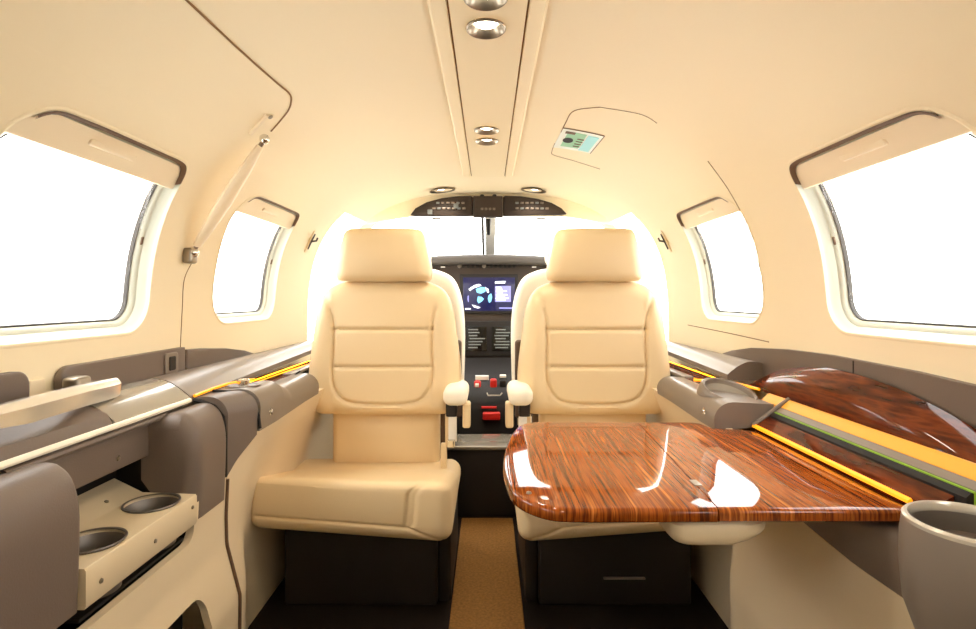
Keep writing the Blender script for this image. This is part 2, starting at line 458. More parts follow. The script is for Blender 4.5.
for s in (-1, 1):
    for (y0, y1) in WIN:
        n += 1
        rows = ringset(y0, y1, [(-.004, -.0003), (-.002, -.0016), (.000, -.0018), (.002, -.0005), (.003, .008), (.008, .012), (.012, .019), (.015, .0195), (.020, .022), (.023, .028)], s)
        w = struct(build('window_%d' % n, grid(rows[3:], True), M['frame'], sharp=50))
        build('lining_lip', grid(rows[:4], True), M['shell'], w)
        rows = ringset(y0, y1, [(.0225, .0265), (.0245, .0258), (.0255, .0275), (.0255, .034), (.0225, .035)], s)
        build('gasket', grid(rows, True, True), M['gasket'], w)
        rows = ringset(y0, y1, [(.024, .029)], s)[0]; rows2 = ringset(y0, y1, [(.024, .033)], s)[0]
        build('pane', loft([rows, rows2]), M['glass'], w)
        # half-drawn shade in the head of the opening
        vf = slab([(a, b) for a, b in dense(rrect(y0+.0045, y1-.0045, WZ1-.044, WZ1-.006, [.030, .037, .003, .003], 8), .015)], .005, .002, 2, 4)
        sh = build('shade', mapv(vf, lambda a, b, h: wp(s, a, b, .011-h)), M['trimc'], w)
        ym = (y0+y1)/2
        vf = slab(rrect(ym-.05, ym+.05, WZ1-.026, WZ1-.018, .003), .006, .002)
        build('pull_tab', mapv(vf, lambda a, b, h: wp(s, a, b, .008-h)), M['trimc'], sh)
        sl = cr([(y0+.035, WZ1-.018), (y0+.06, WZ1-.0045), (y0+.12, WZ1-.0015), ((y0+y1)/2, WZ1-.001), (y1-.09, WZ1-.001), (y1-.045, WZ1-.0012), (y1-.020, WZ1-.0050), (y1-.007, WZ1-.017), (y1-.003, WZ1-.034)], 40)
        cy_ = (y0+y1)/2; cz_ = WZ0+.1
        def off_(q, k): return (q[0]+(cy_-q[0])*k*.25, q[1]-k*.02)
        build('shade_slot', grid([[wp(s, *off_(q, .02), -.0022) for q in sl], [wp(s, *off_(q, .10), -.0014) for q in sl], [wp(s, *off_(q, .16), .004) for q in sl]]), M['pipe'], w)
        vf = slab(rrect(y1-.0185, y1-.014, .945, .960, .002), .003, .001)
        build('shade_catch', mapv(vf, lambda a, b, h: wp(s, a, b, .0215-h)), M['pipe'], w)

# ------------------------------------------------------------------ seams of the lining
tn = [2]
def seam(pts, r=.0011, k=40, m='seam', d=.0003):
    q = cr([tuple(p) for p in pts], k); tn[0] += 1
    P = []
    for x in q:
        p = Vector(((x[0]-CX)/F, 1, 0)); h = hit(*x); P.append(inward(h, d))
    return struct(build('trim_%d' % tn[0], tube(P, r, 6), M[m]))
seam([(172, -14), (240, 50), (276, 82), (289, 93), (291, 101), (287, 112), (271, 131)], .0017)
seam([(192, 262), (184, 280), (182, 310), (180, 350)], .0010)
seam([(600, 107), (640, 114), (657, 123)], .0007)
seam([(561, 132), (566, 122), (571, 113), (580, 109), (600, 107)], .0010)
seam([(555, 143), (552, 151), (554, 155), (575, 161), (600, 169)], .0008)
seam([(708, 161), (730, 192), (750, 232), (763, 283)], .0010)
seam([(688, 325), (728, 333), (769, 342)], .0012)
# ------------------------------------------------------------------ lamps
LL = ['round ceiling lamp at the very rear end of the ceiling strip', 'round ceiling lamp second from the rear end of the ceiling strip', 'round ceiling lamp cut off by the top of the photo',
      'large round ceiling lamp, first whole one in the ceiling strip', 'small far ceiling lamp, rear one of the close pair', 'small far ceiling lamp, front one of the close pair']
def lamp(x, y, z, label, T_=None, r=.028, power=2.2):
    t = thing('ceiling_lamp', label, 'lamp', (x, y, z), 'round lamps in the ceiling')
    TT = T_ or T(x, y, z)
    build('lamp_ring', G().add(lathe([(r*1.03, 0), (r*1.05, -.002), (r*.98, -.004), (r*.88, -.002), (r*.74, .004), (r*.64, .008)], 40), TT), M['nickel'], t)
    build('lamp_lens', G().add(lathe([(r*.66, .009), (r*.60, .006), (r*.40, .003), (.0005, .002)], 40), TT), M['bulb'], t)
    ld = bpy.data.lights.new('lamp_light', 'SPOT'); ld.energy = power; ld.color = (1, .90, .74); ld.spot_size = 2.4; ld.spot_blend = .8; ld.shadow_soft_size = .02
    lo = bpy.data.objects.new('lamp_light', ld); C.objects.link(lo); lo.location = (x, y, z-.012)
for y, l in zip(LIGHTY, LL): lamp(-.003, y, 1.2415, l)
for s, l in ((-1, 'oval looking lamp above the overhead switch panel on the aisle seat side with strut'), (1, 'oval looking lamp above the overhead switch panel on the table side')):
    x = s*.17; y = 2.05; a, t_ = cta(y); z = zc(x, a, t_-ZC)-.001
    lamp(x, y, z, 'lamp above the overhead switch panel, '+('same side as the door strut' if s < 0 else 'same side as the wooden table'), T(x, y, z-.002, .05, s*.12, 0), .046, 2.5)

# ------------------------------------------------------------------ overhead switch panel
op = thing('overhead_switch_panel', 'dark arched overhead switch panel above the windscreen', 'switch panel', (0, 2.15, 1.163))
Yp = 2.14
def px2(px, py): p = at(px, py, Yp); return (p.x, p.z)
lw = [px2(*q) for q in [(411, 215.5), (416, 209), (427, 203), (442, 199), (458, 197), (471, 196.5), (473, 198), (473, 216), (471, 216.5), (440, 216.5), (415, 216.5)]]
rw = [px2(*q) for q in [(566, 214.5), (561, 209), (551, 203.5), (537, 199.5), (520, 197), (505, 196.5), (503, 198), (503, 216), (505, 216.5), (535, 215.5), (561, 215.5)]]
toY = lambda a, b, h: (a, Yp-h, b)
for nm, o in (('switch_wing', lw), ('switch_wing', rw)):
    build(nm, mapv(slab(dense(o, .02), .02, .003), toY), M['panelblk'], op)
build('centre_box', rbox(*[px2(473.5, 0)[0], px2(502.5, 0)[0]], Yp-.035, Yp, px2(0, 218)[1], px2(0, 197.5)[1], .004), M['panelblk'], op)
for px in (482, 494.5):
    p = at(px, 196.5, Yp-.03); build('annunciator', G().add(lathe([(.0005, .010), (.006, .009), (.0085, .004), (.0085, -.008)], 14), T(p.x, Yp-.022, p.z)), M['black'], op)
for x0 in (440, 517):
    for j, py in enumerate((203, 208.5)):
        for i in range(6 if j == 0 else 7):
            px = (x0-0 if x0 > 500 else x0-2-j*4)+i*5.0
            if px > 469 and px < 505 or px > 555: continue
            p = at(px, py, Yp-.02); build('rocker_switch', rbox(p.x-.006, p.x+.006, Yp-.026, Yp-.019, p.z-.0035, p.z+.0035, .001, (1, 1, 1), 1), M['taupe_s'] if (i*3+j) % 4 else M['scrg'], op)
for px, py in ((456, 206), (430, 212)):
    p = at(px, py, Yp-.02); build('square_switch', rbox(p.x-.009, p.x+.009, Yp-.027, Yp-.019, p.z-.009, p.z+.009, .001, (1, 1, 1), 1), M['scrg'], op)
for i in range(4):
    p = at(482+i*4, 209, Yp-.035); build('rocker_switch', rbox(p.x-.005, p.x+.005, Yp-.041, Yp-.034, p.z-.004, p.z+.004, .001, (1, 1, 1), 1), M['taupe_s'], op)
for px in (436.5, 541):
    p = at(px, 218.6, 2.16)
    tag(build('visor_clip', rbox(p.x-.018, p.x+.018, 2.155, 2.165, p.z-.003, p.z+.003, .002), M['nickel']), 'small clip under the overhead panel above the pilot seat on the %s side' % ('door strut' if px < 488 else 'table'), 'clip')

# ------------------------------------------------------------------ instrument panel
ip = thing('instrument_panel', 'dark aircraft instrument panel with screens between the two seats', 'instrument panel', (0, 2.6, .4))
Yi = 2.55
build('panel_board', rbox(-.44, .44, Yi, Yi+.12, .42, 1.0, .01), M['panelblk'], ip)
build('glareshield', rbox(-.45, .45, Yi-.05, Yi+.5, 1.0, 1.045, .016, (8, 8, 2), 4, fn=lambda x, y, z: (x*(1-.28*max(0, (y-Yi)/.55)), y, z-.12*x*x-.02*max(0, (y-Yi)))), M['glare'], ip)
# annunciator row under the glareshield
for i in range(13):
    p = at(459+i*4.6, 266, Yi); build('mode_button', rbox(p.x-.007, p.x+.007, Yi-.006, Yi+.002, p.z-.009, p.z+.009, .002, (1, 1, 1), 1), M['black'], ip)
for px in (459.5, 484):
    p = at(px, 266, Yi); build('knob', G().add(lathe([(.0005, .014), (.009, .013), (.010, 0)], 14), T(p.x, Yi, p.z, PI/2)), M['taupe_s'], ip)
for px in (443, 534):
    p = at(px, 267, Yi); build('warning_light', rbox(p.x-.01, p.x+.01, Yi-.005, Yi, p.z-.003, p.z+.003, .001, (1, 1, 1), 1), M['white'], ip)
def pr(px0, px1, py0, py1, y): a = at(px0, py1, y); b = at(px1, py0, y); return a.x, b.x, a.z, b.z
x0, x1, z0, z1 = pr(459.5, 518, 274, 314, Yi)
mf = build('map_display', rbox(x0, x1, Yi-.012, Yi+.01, z0, z1, .006), M['black'], ip)
x0, x1, z0, z1 = pr(463, 515, 277.5, 311, Yi-.012)
build('display_glass', rbox(x0, x1, Yi-.0135, Yi-.011, z0, z1, .001, (1, 1, 1), 1), M['scr'], mf)
yd = Yi-.0145
def flat(name, poly, m, y=yd, par=None):
    o = [(at(px, py, y).x, at(px, py, y).z) for px, py in poly]
    return build(name, mapv(slab(o, .0006, .0002, 1), lambda a, b, h: (a, y-h, b)), m, par)
# world globe on the screen: arcs of bright land round a dark disc, land masses inside
def z2(l): return [(440+a/6.29, 250+b/6.29) for a, b in l]
flat('globe_land', z2([(180, 245), (215, 222), (245, 213), (262, 222), (240, 232), (205, 243), (188, 258)]), M['scrw'], par=mf)
flat('globe_land', z2([(225, 245), (262, 232), (292, 238), (285, 262), (258, 275), (232, 268)]), M['scrb'], par=mf)
flat('globe_land', z2([(282, 232), (305, 245), (308, 268), (298, 270), (290, 250)]), M['scrw'], par=mf)
flat('globe_land', z2([(238, 292), (262, 295), (277, 308), (262, 325), (242, 336), (233, 318)]), M['scrb'], par=mf)
flat('globe_land', z2([(306, 285), (322, 272), (328, 295), (322, 325), (308, 332), (300, 305)]), M['scrb'], par=mf)
flat('globe_land', z2([(200, 343), (228, 352), (255, 360), (240, 368), (212, 360)]), M['scrw'], par=mf)
flat('globe_land', z2([(174, 290), (182, 285), (182, 320), (178, 330), (172, 312)]), M['scrl'], par=mf)
flat('screen_text', z2([(346, 197), (412, 195), (408, 211), (346, 212)]), M['scrw'], par=mf)
flat('text_box', z2([(346, 226), (446, 226), (446, 326), (346, 326)]), M['scrl'], par=mf)
for k, (a, b) in enumerate([(352, 385), (356, 392), (352, 420), (358, 395), (352, 424), (356, 408), (350, 432), (356, 412)]):
    flat('screen_text', z2([(a, 232+k*11.5), (b, 232+k*11.5), (b, 239+k*11.5), (a, 239+k*11.5)]), M['scrw'], yd-.0008, mf)
flat('screen_text', z2([(158, 366), (193, 366), (193, 374), (158, 374)]), M['scrw'], par=mf)
flat('screen_text', z2([(372, 361), (458, 361), (458, 370), (372, 370)]), M['scrl'], par=mf)
x0, x1, z0, z1 = pr(461, 517, 321, 356, Yi)
build('radio_frame', rbox(x0, x1, Yi-.01, Yi+.005, z0, z1, .004), M['black'], ip)
for q in (465.5, 491.5):
    x0, x1, z0, z1 = pr(q, q+21.5, 326.5, 351, Yi-.01)
    rd = build('radio_display', rbox(x0, x1, Yi-.016, Yi-.008, z0, z1, .003), M['scrk'], ip)
    for k in range(7):
        w_ = random.uniform(8, 16); x = q+2.5+random.uniform(0, 2)
        flat('radio_text', [(x, 329+k*3), (x+w_, 329+k*3), (x+w_, 330.2+k*3), (x, 330.2+k*3)], M['scrg'], Yi-.0165, rd)
pd = thing('throttle_pedestal', 'black throttle pedestal with red knobs below the small displays', 'pedestal', (0, 2.35, FLOOR))
prof = [(2.545, .57), (2.40, .545), (2.22, .47), (2.18, .40), (2.16, FLOOR), (2.545, FLOOR)]
build('pedestal_body', loft([[(x, y, z) for y, z in prof] for x in (-.125, .115)]), M['black'], pd)
def onp(px, py):
    y = 2.35
    for _ in range(20):
        z = .545+(y-2.40)/(.18)*.075 if y < 2.40 else .57
        y += ((EYE-z)/((py-CY)/F)-y)*.5
    return Vector(((px-CX)/F*y, y, z))
for px, py, w_, h_, m in ((482, 378, .056, .018, 'white'), (503, 376.5, .026, .012, 'white')):
    p = at(px, py, 2.30); build('placard', rbox(p.x-w_/2, p.x+w_/2, p.y-.004, p.y+.02, p.z-h_/2, p.z+h_/2, .002), M[m], pd)
for px, py, h_, m in ((477.5, 386, .05, 'red'), (493.5, 384, .05, 'red'), (503, 385, .06, 'black')):
    p = at(px, py, 2.26); lv = build('lever', tube([(p.x, p.y+.05, p.z-.06), p], .006, 8), M['nickel'], pd)
    build('lever_knob', rbox(p.x-.014, p.x+.014, p.y-.014, p.y+.014, p.z-.024, p.z+.022, .008), M[m], lv)
p = at(477, 385.5, 2.235); build('knob_mark', rbox(p.x-.008, p.x+.008, p.y, p.y+.01, p.z-.007, p.z+.007, .003), M['white'], pd)
p = at(491.5, 416, 2.15); build('fuel_lever', rbox(p.x-.034, p.x+.034, p.y-.012, 2.17, p.z-.014, p.z+.014, .006), M['red'], pd)
p = at(489, 408, 2.15); build('lever_label', rbox(p.x-.03, p.x+.03, p.y+.005, 2.17, p.z-.003, p.z+.003, .001), M['red'], pd)
pts = [at(487, 393, 2.2), at(488, 395.5, 2.19), at(500, 395.5, 2.19), at(502, 393, 2.2)]
build('guard_rail', tube(pts, .003, 6), M['nickel'], pd)
ss = thing('spar_step', 'grey topped dark step across the aisle behind the throttle pedestal', 'step', (0, 1.87, FLOOR))
build('step_body', rbox(-.21, .21, 1.80, 1.95, FLOOR, .350, .006), M['dark'], ss)
build('step_cap', rbox(-.21, .21, 1.79, 1.955, .350, .364, .005), M['silver'], ss)

# ------------------------------------------------------------------ pilot seats
def pilot(s):
    t = thing('pilot_seat', 'pale pilot seat mostly hidden behind the cabin seat %s' % ('opposite the table' if s < 0 else 'with the table in front'), 'seat', (s*.285, 2.15, FLOOR), 'pilot seats')
    x = s*.285
    o = [(x+a, b) for a, b in cr([(-.19, .45), (-.195, .75), (-.165, .90), (-.10, .95), (0, .96), (.10, .95), (.165, .90), (.195, .75), (.19, .45)], 40)]
    build('backrest', mapv(slab(dense(o, .02), .10, .035, 5, 4), lambda a, b, h: (a, 2.16-h, b)), M['leather_w'], t)
    build('headrest', rbox(x-.07, x+.07, 2.04, 2.12, .96, 1.04, .035, (4, 2, 3), 4), M['leather_w'], t)
    build('seat_shell', rbox(x-.185, x+.187, 2.035, 2.058, .40, .69, .012), M['brownpl'], t)
    build('seat_cushion', rbox(x-.15, x+.15, 2.02, 2.42, .32, .42, .04, (4, 4, 2), 4), M['leather_w'], t)
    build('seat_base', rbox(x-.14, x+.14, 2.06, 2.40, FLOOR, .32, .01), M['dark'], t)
pilot(-1); pilot(1)

# ------------------------------------------------------------------ cabin seats
def pseg(p, a, b):
    ax, ay = a; bx, by = b; dx, dy = bx-ax, by-ay; L = dx*dx+dy*dy
    t = 0 if L == 0 else max(0, min(1, ((p[0]-ax)*dx+(p[1]-ay)*dy)/L))
    return math.hypot(p[0]-ax-dx*t, p[1]-ay-dy*t)
def seat(s):
    cxs = -.281 if s < 0 else .289; cq = -.302 if s < 0 else .290
    t = thing('cabin_seat', 'cream leather cabin seat %s' % ('beside the drawer with cup holders, its cushion in full view' if s < 0 else 'behind the wooden table, its cushion mostly covered'), 'seat', (cxs, 1.4, FLOOR), 'cream cabin seats')
    Yk = 1.47
    def q(px, py, y=Yk): return ((px-386)/F*y, EYE-(py-CY)/F*y)
    half = [(386, 279.5), (405, 280), (425, 281.5), (438, 286), (447, 295), (453, 312), (457, 340), (460.5, 370), (461, 395), (458, 408), (450, 414), (436, 415.5), (411, 416), (386, 416)]
    o = [(q(*p)[0]*1.035, q(*p)[1]) for p in half]; o = o+[(-a, b) for a, b in reversed(o[1:-1])]
    o = dense(cr(o, 110, True), .01)
    us = [q(*p) for p in cr([(447, 289), (441, 303), (436, 322), (435, 345), (436, 370), (433, 388), (424, 399), (408, 403), (386, 403.5)], 24)]
    segs = list(zip(us, us[1:]))
    hs = [q(386, 329.5)[1], q(386, 366.5)[1]]; xin = us[12][0]
    def front(a, b):
        m = abs(a); d = min(pseg((m, b), *g) for g in segs)
        h = -.0075*math.exp(-(d/.0042)**2)
        inside = m < xin+.003
        for k in hs:
            if inside: h -= .007*math.exp(-((b-k)/.0042)**2)
        h += .014*max(0, 1-((a)/.21)**2)*(1-((b-.70)/.2)**2*.6)
        if m > xin: h += .008*math.exp(-((m-.17)/.03)**2)
        return h
    TB = T(cxs, Yk+.03, 0)
    def place(dy): return lambda a, b, h: (cxs+a, Yk+dy-h+(b-.70)*.06, b)
    build('backrest', mapv(slab(o, .085, .04, 7, 60, front), place(.085)), M['leather'], t, sharp=60)
    hh = [(386, 227), (405, 227.5), (418, 228), (425, 231), (429, 244), (433, 262), (434, 273), (432, 279.5), (424, 281), (404, 281.5), (386, 281.5)]
    o = [q(*p, 1.46) for p in hh]; o = o+[(-a, b) for a, b in reversed(o[1:-1])]; o = dense(cr(o, 80, True), .012)
    build('headrest', mapv(slab(o, .085, .03, 6, 10, lambda a, b: .014*max(0, 1-(a/.14)**2)*max(0, 1-((b-.965)/.075)**2)), lambda a, b, h: (cxs+a, 1.54-h, b)), M['leather'], t, sharp=60)
    build('headrest_post', G().add(tube([(cxs-.05, 1.54, .84), (cxs-.05, 1.53, .93)], .006, 10)).add(tube([(cxs+.05, 1.54, .84), (cxs+.05, 1.53, .93)], .006, 10)), M['nickel'], t)
    def lum(x, y, z):
        b = (z-.455)/.075; return (x, y-(.010*max(0, 1-b*b)*max(0, 1-((x-cxs)/.14)**2) if y < 1.53 else 0), z)
    build('lumbar_cushion', rbox(cxs-.147, cxs+.147, 1.505, 1.57, .345, .545, .018, (14, 2, 10), 4, lum), M['leather'], t, sharp=60)
    build('back_shell', rbox(cxs-.163, cxs+.163, 1.565, 1.60, .36, .82, .015), M['brownpl'], t)
    # seat cushion: a sloped pad whose inner front corner runs forward
    def cush(x, y, z):
        u = (x-cq)*(-s)/.222            # -1 at the wall, +1 at the aisle
        k = max(0, (1.44-y)/.25)
        y2 = y-.045*k*(.5+.5*u)
        z2 = z+.062*k*(1 if z > .375 else .05)
        if z < .38: z2 -= .007*u*k
        if z > .40:
            z2 += .012*(1-u*u)*max(0, 1-((y-1.38)/.2)**2)
            z2 -= .014*max(0, u-.55)*k*2
            for d0 in (0, .05):
                d1 = pseg((u*.226, y), ((.80-d0)*.226, 1.165), ((.99-d0)*.226, 1.27))
                z2 -= .004*math.exp(-(d1/.004)**2)
        if y < 1.30 and z < .40: y2 += .012*max(0, (.40-z)/.07)
        if y < 1.25:
            d1 = min(pseg((u*.226, z), (-.9*.226, .366), (.60*.226, .366)), pseg((u*.226, z), (.60*.226, .366), (.80*.226, .400)),
                     pseg((u*.226, z), (.55*.226, .366), (.75*.226, .400)), pseg((u*.226, z), (.60*.226, .366), (.95*.226, .334)))
            y2 += .005*math.exp(-(d1/.0035)**2)
        return (x, y2, z2)
    build('seat_cushion', rbox(cq-.226, cq+.226, 1.185, 1.56, .330, .398, .030, (110, 70, 22), 8, cush), M['leather'], t, sharp=60)
    xa, xb = sorted((s*.118, s*.475))
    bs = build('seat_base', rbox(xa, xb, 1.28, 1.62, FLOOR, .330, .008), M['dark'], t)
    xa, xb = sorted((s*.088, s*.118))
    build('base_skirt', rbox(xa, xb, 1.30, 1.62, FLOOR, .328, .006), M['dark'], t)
    if s > 0:
        build('drawer_pull', rbox(.268, .365, 1.273, 1.281, .195, .199, .0015), M['taupe_s'], bs)
    # armrest on the aisle side
    ax = s*.083
    ar = build('armrest', rbox(ax-.031, ax+.031, 1.38, 1.53, .574, .622, .02, (4, 8, 3), 5), M['leather_w'], t)
    build('armrest_support', rbox(ax-s*.028-.010, ax-s*.028+.010, 1.40, 1.44, .515, .58, .006), M['leather'], ar)
    build('hinge_block', rbox(ax+s*.012-.014, ax+s*.012+.014, 1.42, 1.46, .54, .578, .004), M['dark'], ar)
    bk = build('seat_frame', rbox(ax+s*.022-.008, ax+s*.022+.008, 1.45, 1.47, .455, .54, .003), M['leather'], t)
    build('frame_foot', rbox(ax+s*.034-.008, ax+s*.034+.008, 1.45, 1.47, .385, .462, .003), M['leather'], bk)
    bl = build('seatbelt', rbox(ax+s*.008-.012, ax+s*.008+.010, 1.425, 1.430, .475, .54, .002, fn=lambda x, y, z: (x, y, z)), M['white'], t)
    build('belt_buckle', rbox(ax+s*.012-.010, ax+s*.012+.010, 1.415, 1.428, .462, .482, .003), M['chrome'], bl)
seat(-1); seat(1)

# ------------------------------------------------------------------ side furniture, both sides
def wall_strip(s, outline, th, r, m, name, parent=None, rings=6):
    vf = slab(dense(outline, .02), th, r, 3, rings)
    return build(name, mapv(vf, lambda a, b, h: (s*(xw(b)-h), a, b)), m, parent)
def lowprof(z):
    K = [(.13, .447), (.24, .445), (.318, .444), (.41, .468), (.46, .469), (.53, .466), (.62, .462)]
    for (z0, x0), (z1, x1) in zip(K, K[1:]):
        if z <= z1: u = (z-z0)/(z1-z0); u = max(0, u); return x0+(x1-x0)*u
    return K[-1][1]
def fwdprof(z):
    K = [(.13, .522), (.30, .522), (.40, .512), (.46, .498), (.52, .474), (.57, .448), (.61, .434)]
    for (z0, x0), (z1, x1) in zip(K, K[1:]):
        if z <= z1: return x0+(x1-x0)*max(0, z-z0)/(z1-z0)
    return K[-1][1]
def ledge_x(y):       # inner face of the forward ledge
    K = [(.3, .466), (.975, .466), (1.01, .452), (1.05, .434), (1.12, .430), (1.9, .430)]
    for (y0, x0), (y1, x1) in zip(K, K[1:]):
        if y <= y1: return x0+(x1-x0)*(y-y0)/(y1-y0)
    return K[-1][1]
def ledge_z(y):       # lower border of the leather
    K = [(.3, .515), (.7, .505), (.975, .522), (1.0, .552), (1.05, .594), (1.3, .603), (1.9, .61)]
    for (y0, x0), (y1, x1) in zip(K, K[1:]):
        if y <= y1: return x0+(x1-x0)*(y-y0)/(y1-y0)
    return K[-1][1]
def lower_panel(s, y0, y1, name, n=24, blend=True):
    """beige lower side panel from the leather border to the kick strip"""
    rows = []
    for i in range(n+1):
        y = y0+(y1-y0)*i/n; zt = ledge_z(y)+.004
        k = max(0, min(1, (y-.985)/.21)) if blend else 0; k = k*k*(3-2*k); zb = .235 if not blend else .131
        col = []
        for j in range(25):
            z = zb+(zt-zb)*j/24
            x = lowprof(z)*(1-k)+k*fwdprof(z)
            col.append((s*x, y, z))
        rows.append(col)
    outer = [[(x+s*.012, y, z) for x, y, z in c] for c in rows]
    rings = [a+b[::-1] for a, b in zip(rows, outer)]
    return build(name, loft(rings), M['panel'], sharp=50)
for s, nm in ((-1, 'left'), (1, 'right')):
    struct(build('baseboard_%s' % nm, loft([[(s*.432, y, FLOOR), (s*.437, y, .236), (s*.447, y, .236), (s*.60, y, FLOOR)] for y in (-.4, .96)]), M['carpetd']))
# door side (same side as the strut)
tn[0] += 1
pl = struct(lower_panel(-1, .25, .979, 'trim_%d' % tn[0], 40, False))
def yzcut(s, o): return loft([[(s*.36, a, b) for a, b in o], [(s*.52, a, b) for a, b in o]])
cut(pl, [yzcut(-1, rrect(.40, .876, .462, .60, [.002, .002, .002, .022])), yzcut(-1, rrect(.68, .885, .20, .375, [.03, .03, .002, .002]))])
tag(build('floor_vent', G().add(box(-.58, -.50, .66, .90, .20, .40)), M['black']), 'black opening low in the beige door panel', 'vent')
tn[0] += 1
struct(lower_panel(-1, .983, 1.86, 'trim_%d' % tn[0]))
tn[0] += 1
struct(build('trim_%d' % tn[0], tube([(-lowprof(.235+(.525-.235)*j/24)+.002, .981, .235+(.525-.235)*j/24) for j in range(25)], .003, 8), M['pipe']))
tn[0] += 1
struct(lower_panel(1, .25, 1.86, 'trim_%d' % tn[0], 60))

# --- wall strips of taupe leather over the ledges
l1 = rrect(.795, 1.122, .685, .748, [.002, .022, .002, .002])
ws = thing('wall_bolster', 'taupe leather wall pad under the big window, with a small latch at its end', 'wall pad', (-.6, .95, .68))
wall_strip(-1, l1, .014, .004, M['taupe'], 'pad', ws)
lt = wall_strip(-1, rrect(1.045, 1.088, .700, .742, .006), .018, .002, M['taupe_s'], 'latch_plate', ws)
wall_strip(-1, rrect(1.056, 1.077, .708, .735, .003), .0195, .001, M['black'], 'latch_slot', lt)
tag(wall_strip(-1, rrect(.30, .742, .68, .752, [.020, .002, .002, .002]), .014, .004, M['taupe'], 'wall_bolster'), 'taupe leather wall pad at the edge of the photo behind the metal handle', 'wall pad')
tag(wall_strip(-1, rrect(.752, .778, .70, .735, .002), .004, .001, M['trimc'], 'filler_plate'), 'small cream plate between the two taupe wall pads', 'plate')
wedge = [(1.13, .66), (1.55, .66), (1.50, .69), (1.40, .714), (1.30, .729), (1.20, .738), (1.13, .742)]
tag(wall_strip(-1, wedge, .012, .003, M['taupe'], 'wall_bolster'), 'tapering taupe leather wall pad on the door side behind the ledge knob', 'wall pad')
rs = [(.30, .66), (1.55, .66), (1.50, .69), (1.40, .714), (1.30, .730), (1.15, .741), (1.0, .745), (.8, .742), (.65, .735), (.45, .72), (.30, .70)]
wr = thing('wall_bolster', 'long taupe leather wall pad above the wooden lid', 'wall pad', (.6, .9, .66))
wall_strip(1, rs, .012, .004, M['taupe'], 'pad', wr)
build('pad_seam', tube([(xw(z)-.0125, .93, z) for z in (.69, .71, .742)], .0009, 6), M['black'], wr)
# --- rails
def rail(s, y0, y1, m, name, end=None, n=16, hi=.702, parent=None):
    rings = []
    for i in range(n+1):
        y = y0+(y1-y0)*i/n
        k = max(0, (y-1.0)/.8)
        xo = xw(.70)-.012; xi = .53+.03*k; zt = hi-.004*k; zb = .672+.012*k
        c = []
        for j in range(9):
            t = j/8; x = xo+(xi-xo)*t; z = zt+(zb-zt)*t**1.5+.010*math.sin(PI*t)
            c.append((s*x, y, z))
        c += [(s*xi, y, zb-.012), (s*xo, y, zb-.014)]
        rings.append(c)
    return build(name, loft(rings), m, parent)
tag(rail(-1, .782, .977, M['silver'], 'door_rail'), 'glossy pewter rail section on the door, beside the metal handle', 'rail')
tag(rail(-1, .981, 1.84, M['taupe_s'], 'side_rail'), 'satin grey side rail running forward past the ledge knob', 'rail')
tag(rail(1, 1.238, 1.84, M['taupe_s'], 'side_rail'), 'satin grey side rail running forward from the wooden lid', 'rail')
# grab pocket + handle on the door
hp = []
for i in range(25):
    y = .28+(.778-.28)*i/24
    dip = .030*math.sin(PI*min(1, max(0, (y-.40)/.36)))**2
    hp.append([(-.615, y, .70), (-.595, y, .703-dip*.3), (-.575, y, .698-dip), (-.553, y, .692-dip*.7), (-.538, y, .684), (-.532, y, .672), (-.532, y, .664), (-.615, y, .664)])
tag(build('grab_pocket', loft(hp), M['taupe']), 'scooped grey grab pocket under the metal door handle', 'grab pocket')
tag(build('cream_piping', tube([(-.528, y, .667) for y in (.28, .5, .75, .973)], .0045, 8), M['leather_w']), 'cream piping line below the door handle and rail', 'piping')
hd = thing('grab_lever', 'polished metal lever handle on the door', 'door handle', (-.57, .7, .70))
hr = []
for i in range(33):
    t = i/32; y = .50+.345*t
    z = .716+.012*math.sin(PI*min(1, t*.62+.1)); x = -.553-.012*t+.012*math.sin(PI*t)
    hgt = .010+.018*min(1, t*2.2)*(1 if t < .97 else .8); wd = .017*(1 if .03 < t < .97 else .6)
    hr.append([(x+wd*.0, y, z-hgt), (x+.002, y, z-hgt*.3), (x-.002, y, z-.002), (x-.006, y, z+.001), (x-wd, y, z), (x-wd-.002, y, z-.006), (x-wd+.004, y, z-hgt*.8)])
build('lever', loft(hr), M['steel'], hd, sharp=30)
build('pivot', G().add(rbox(-.603, -.578, .775, .805, .70, .736, .006)), M['nickel'], hd)

# --- door console with the cup drawer
dc = thing('door_console', 'dark taupe leather console on the door with a recess for the cup drawer', 'console', (-.5, .65, .50))
def block(y0, y1, name, br0, br1, ny=22):
    """leather block: cross-section swept along y with softened ends"""
    base = cr([(-.525, .658), (-.505, .663), (-.487, .660), (-.472, .645), (-.464, .615), (-.463, .575), (-.466, .492)], 20)
    rings = []
    ys = []
    for i in range(7): a = PI/2*i/6; ys.append((y0+br0*(1-math.cos(PI/2-a)) if False else y0+br0*(1-math.sin(PI/2-a)) if False else y0+br0*(1-math.cos(a)), 1-math.sin(a), br0))
    for i in range(1, 9): ys.append((y0+br0+(y1-br1-y0-br0)*i/9, 0, 0))
    for i in range(6, -1, -1): a = PI/2*i/6; ys.append((y1-br1*(1-math.cos(a)), 1-math.sin(a), br1))
    for y, k, b in ys:
        d = b*k
        c = []
        for x, z in base:
            # shrink towards the wall/bottom at the rounded ends
            c.append((x-d*.9*max(0, min(1, (z-.40)/.1)) if x > -.49 else x, y, z-d*max(0, min(1, (z-.60)/.06))))
        c += [(-.50, y, .492), (-.55, y, .56), (-.55, y, .655)]
        rings.append(c)
    return build(name, loft(rings), M['taupe'], dc, sharp=50)
block(.872, .976, 'end_block', .024, .006)
block(.26, .630, 'end_block', .006, .010)
bp = build('recess_panel', rbox(-.553, -.538, .60, .90, .598, .66, .003), M['taupe'], dc)
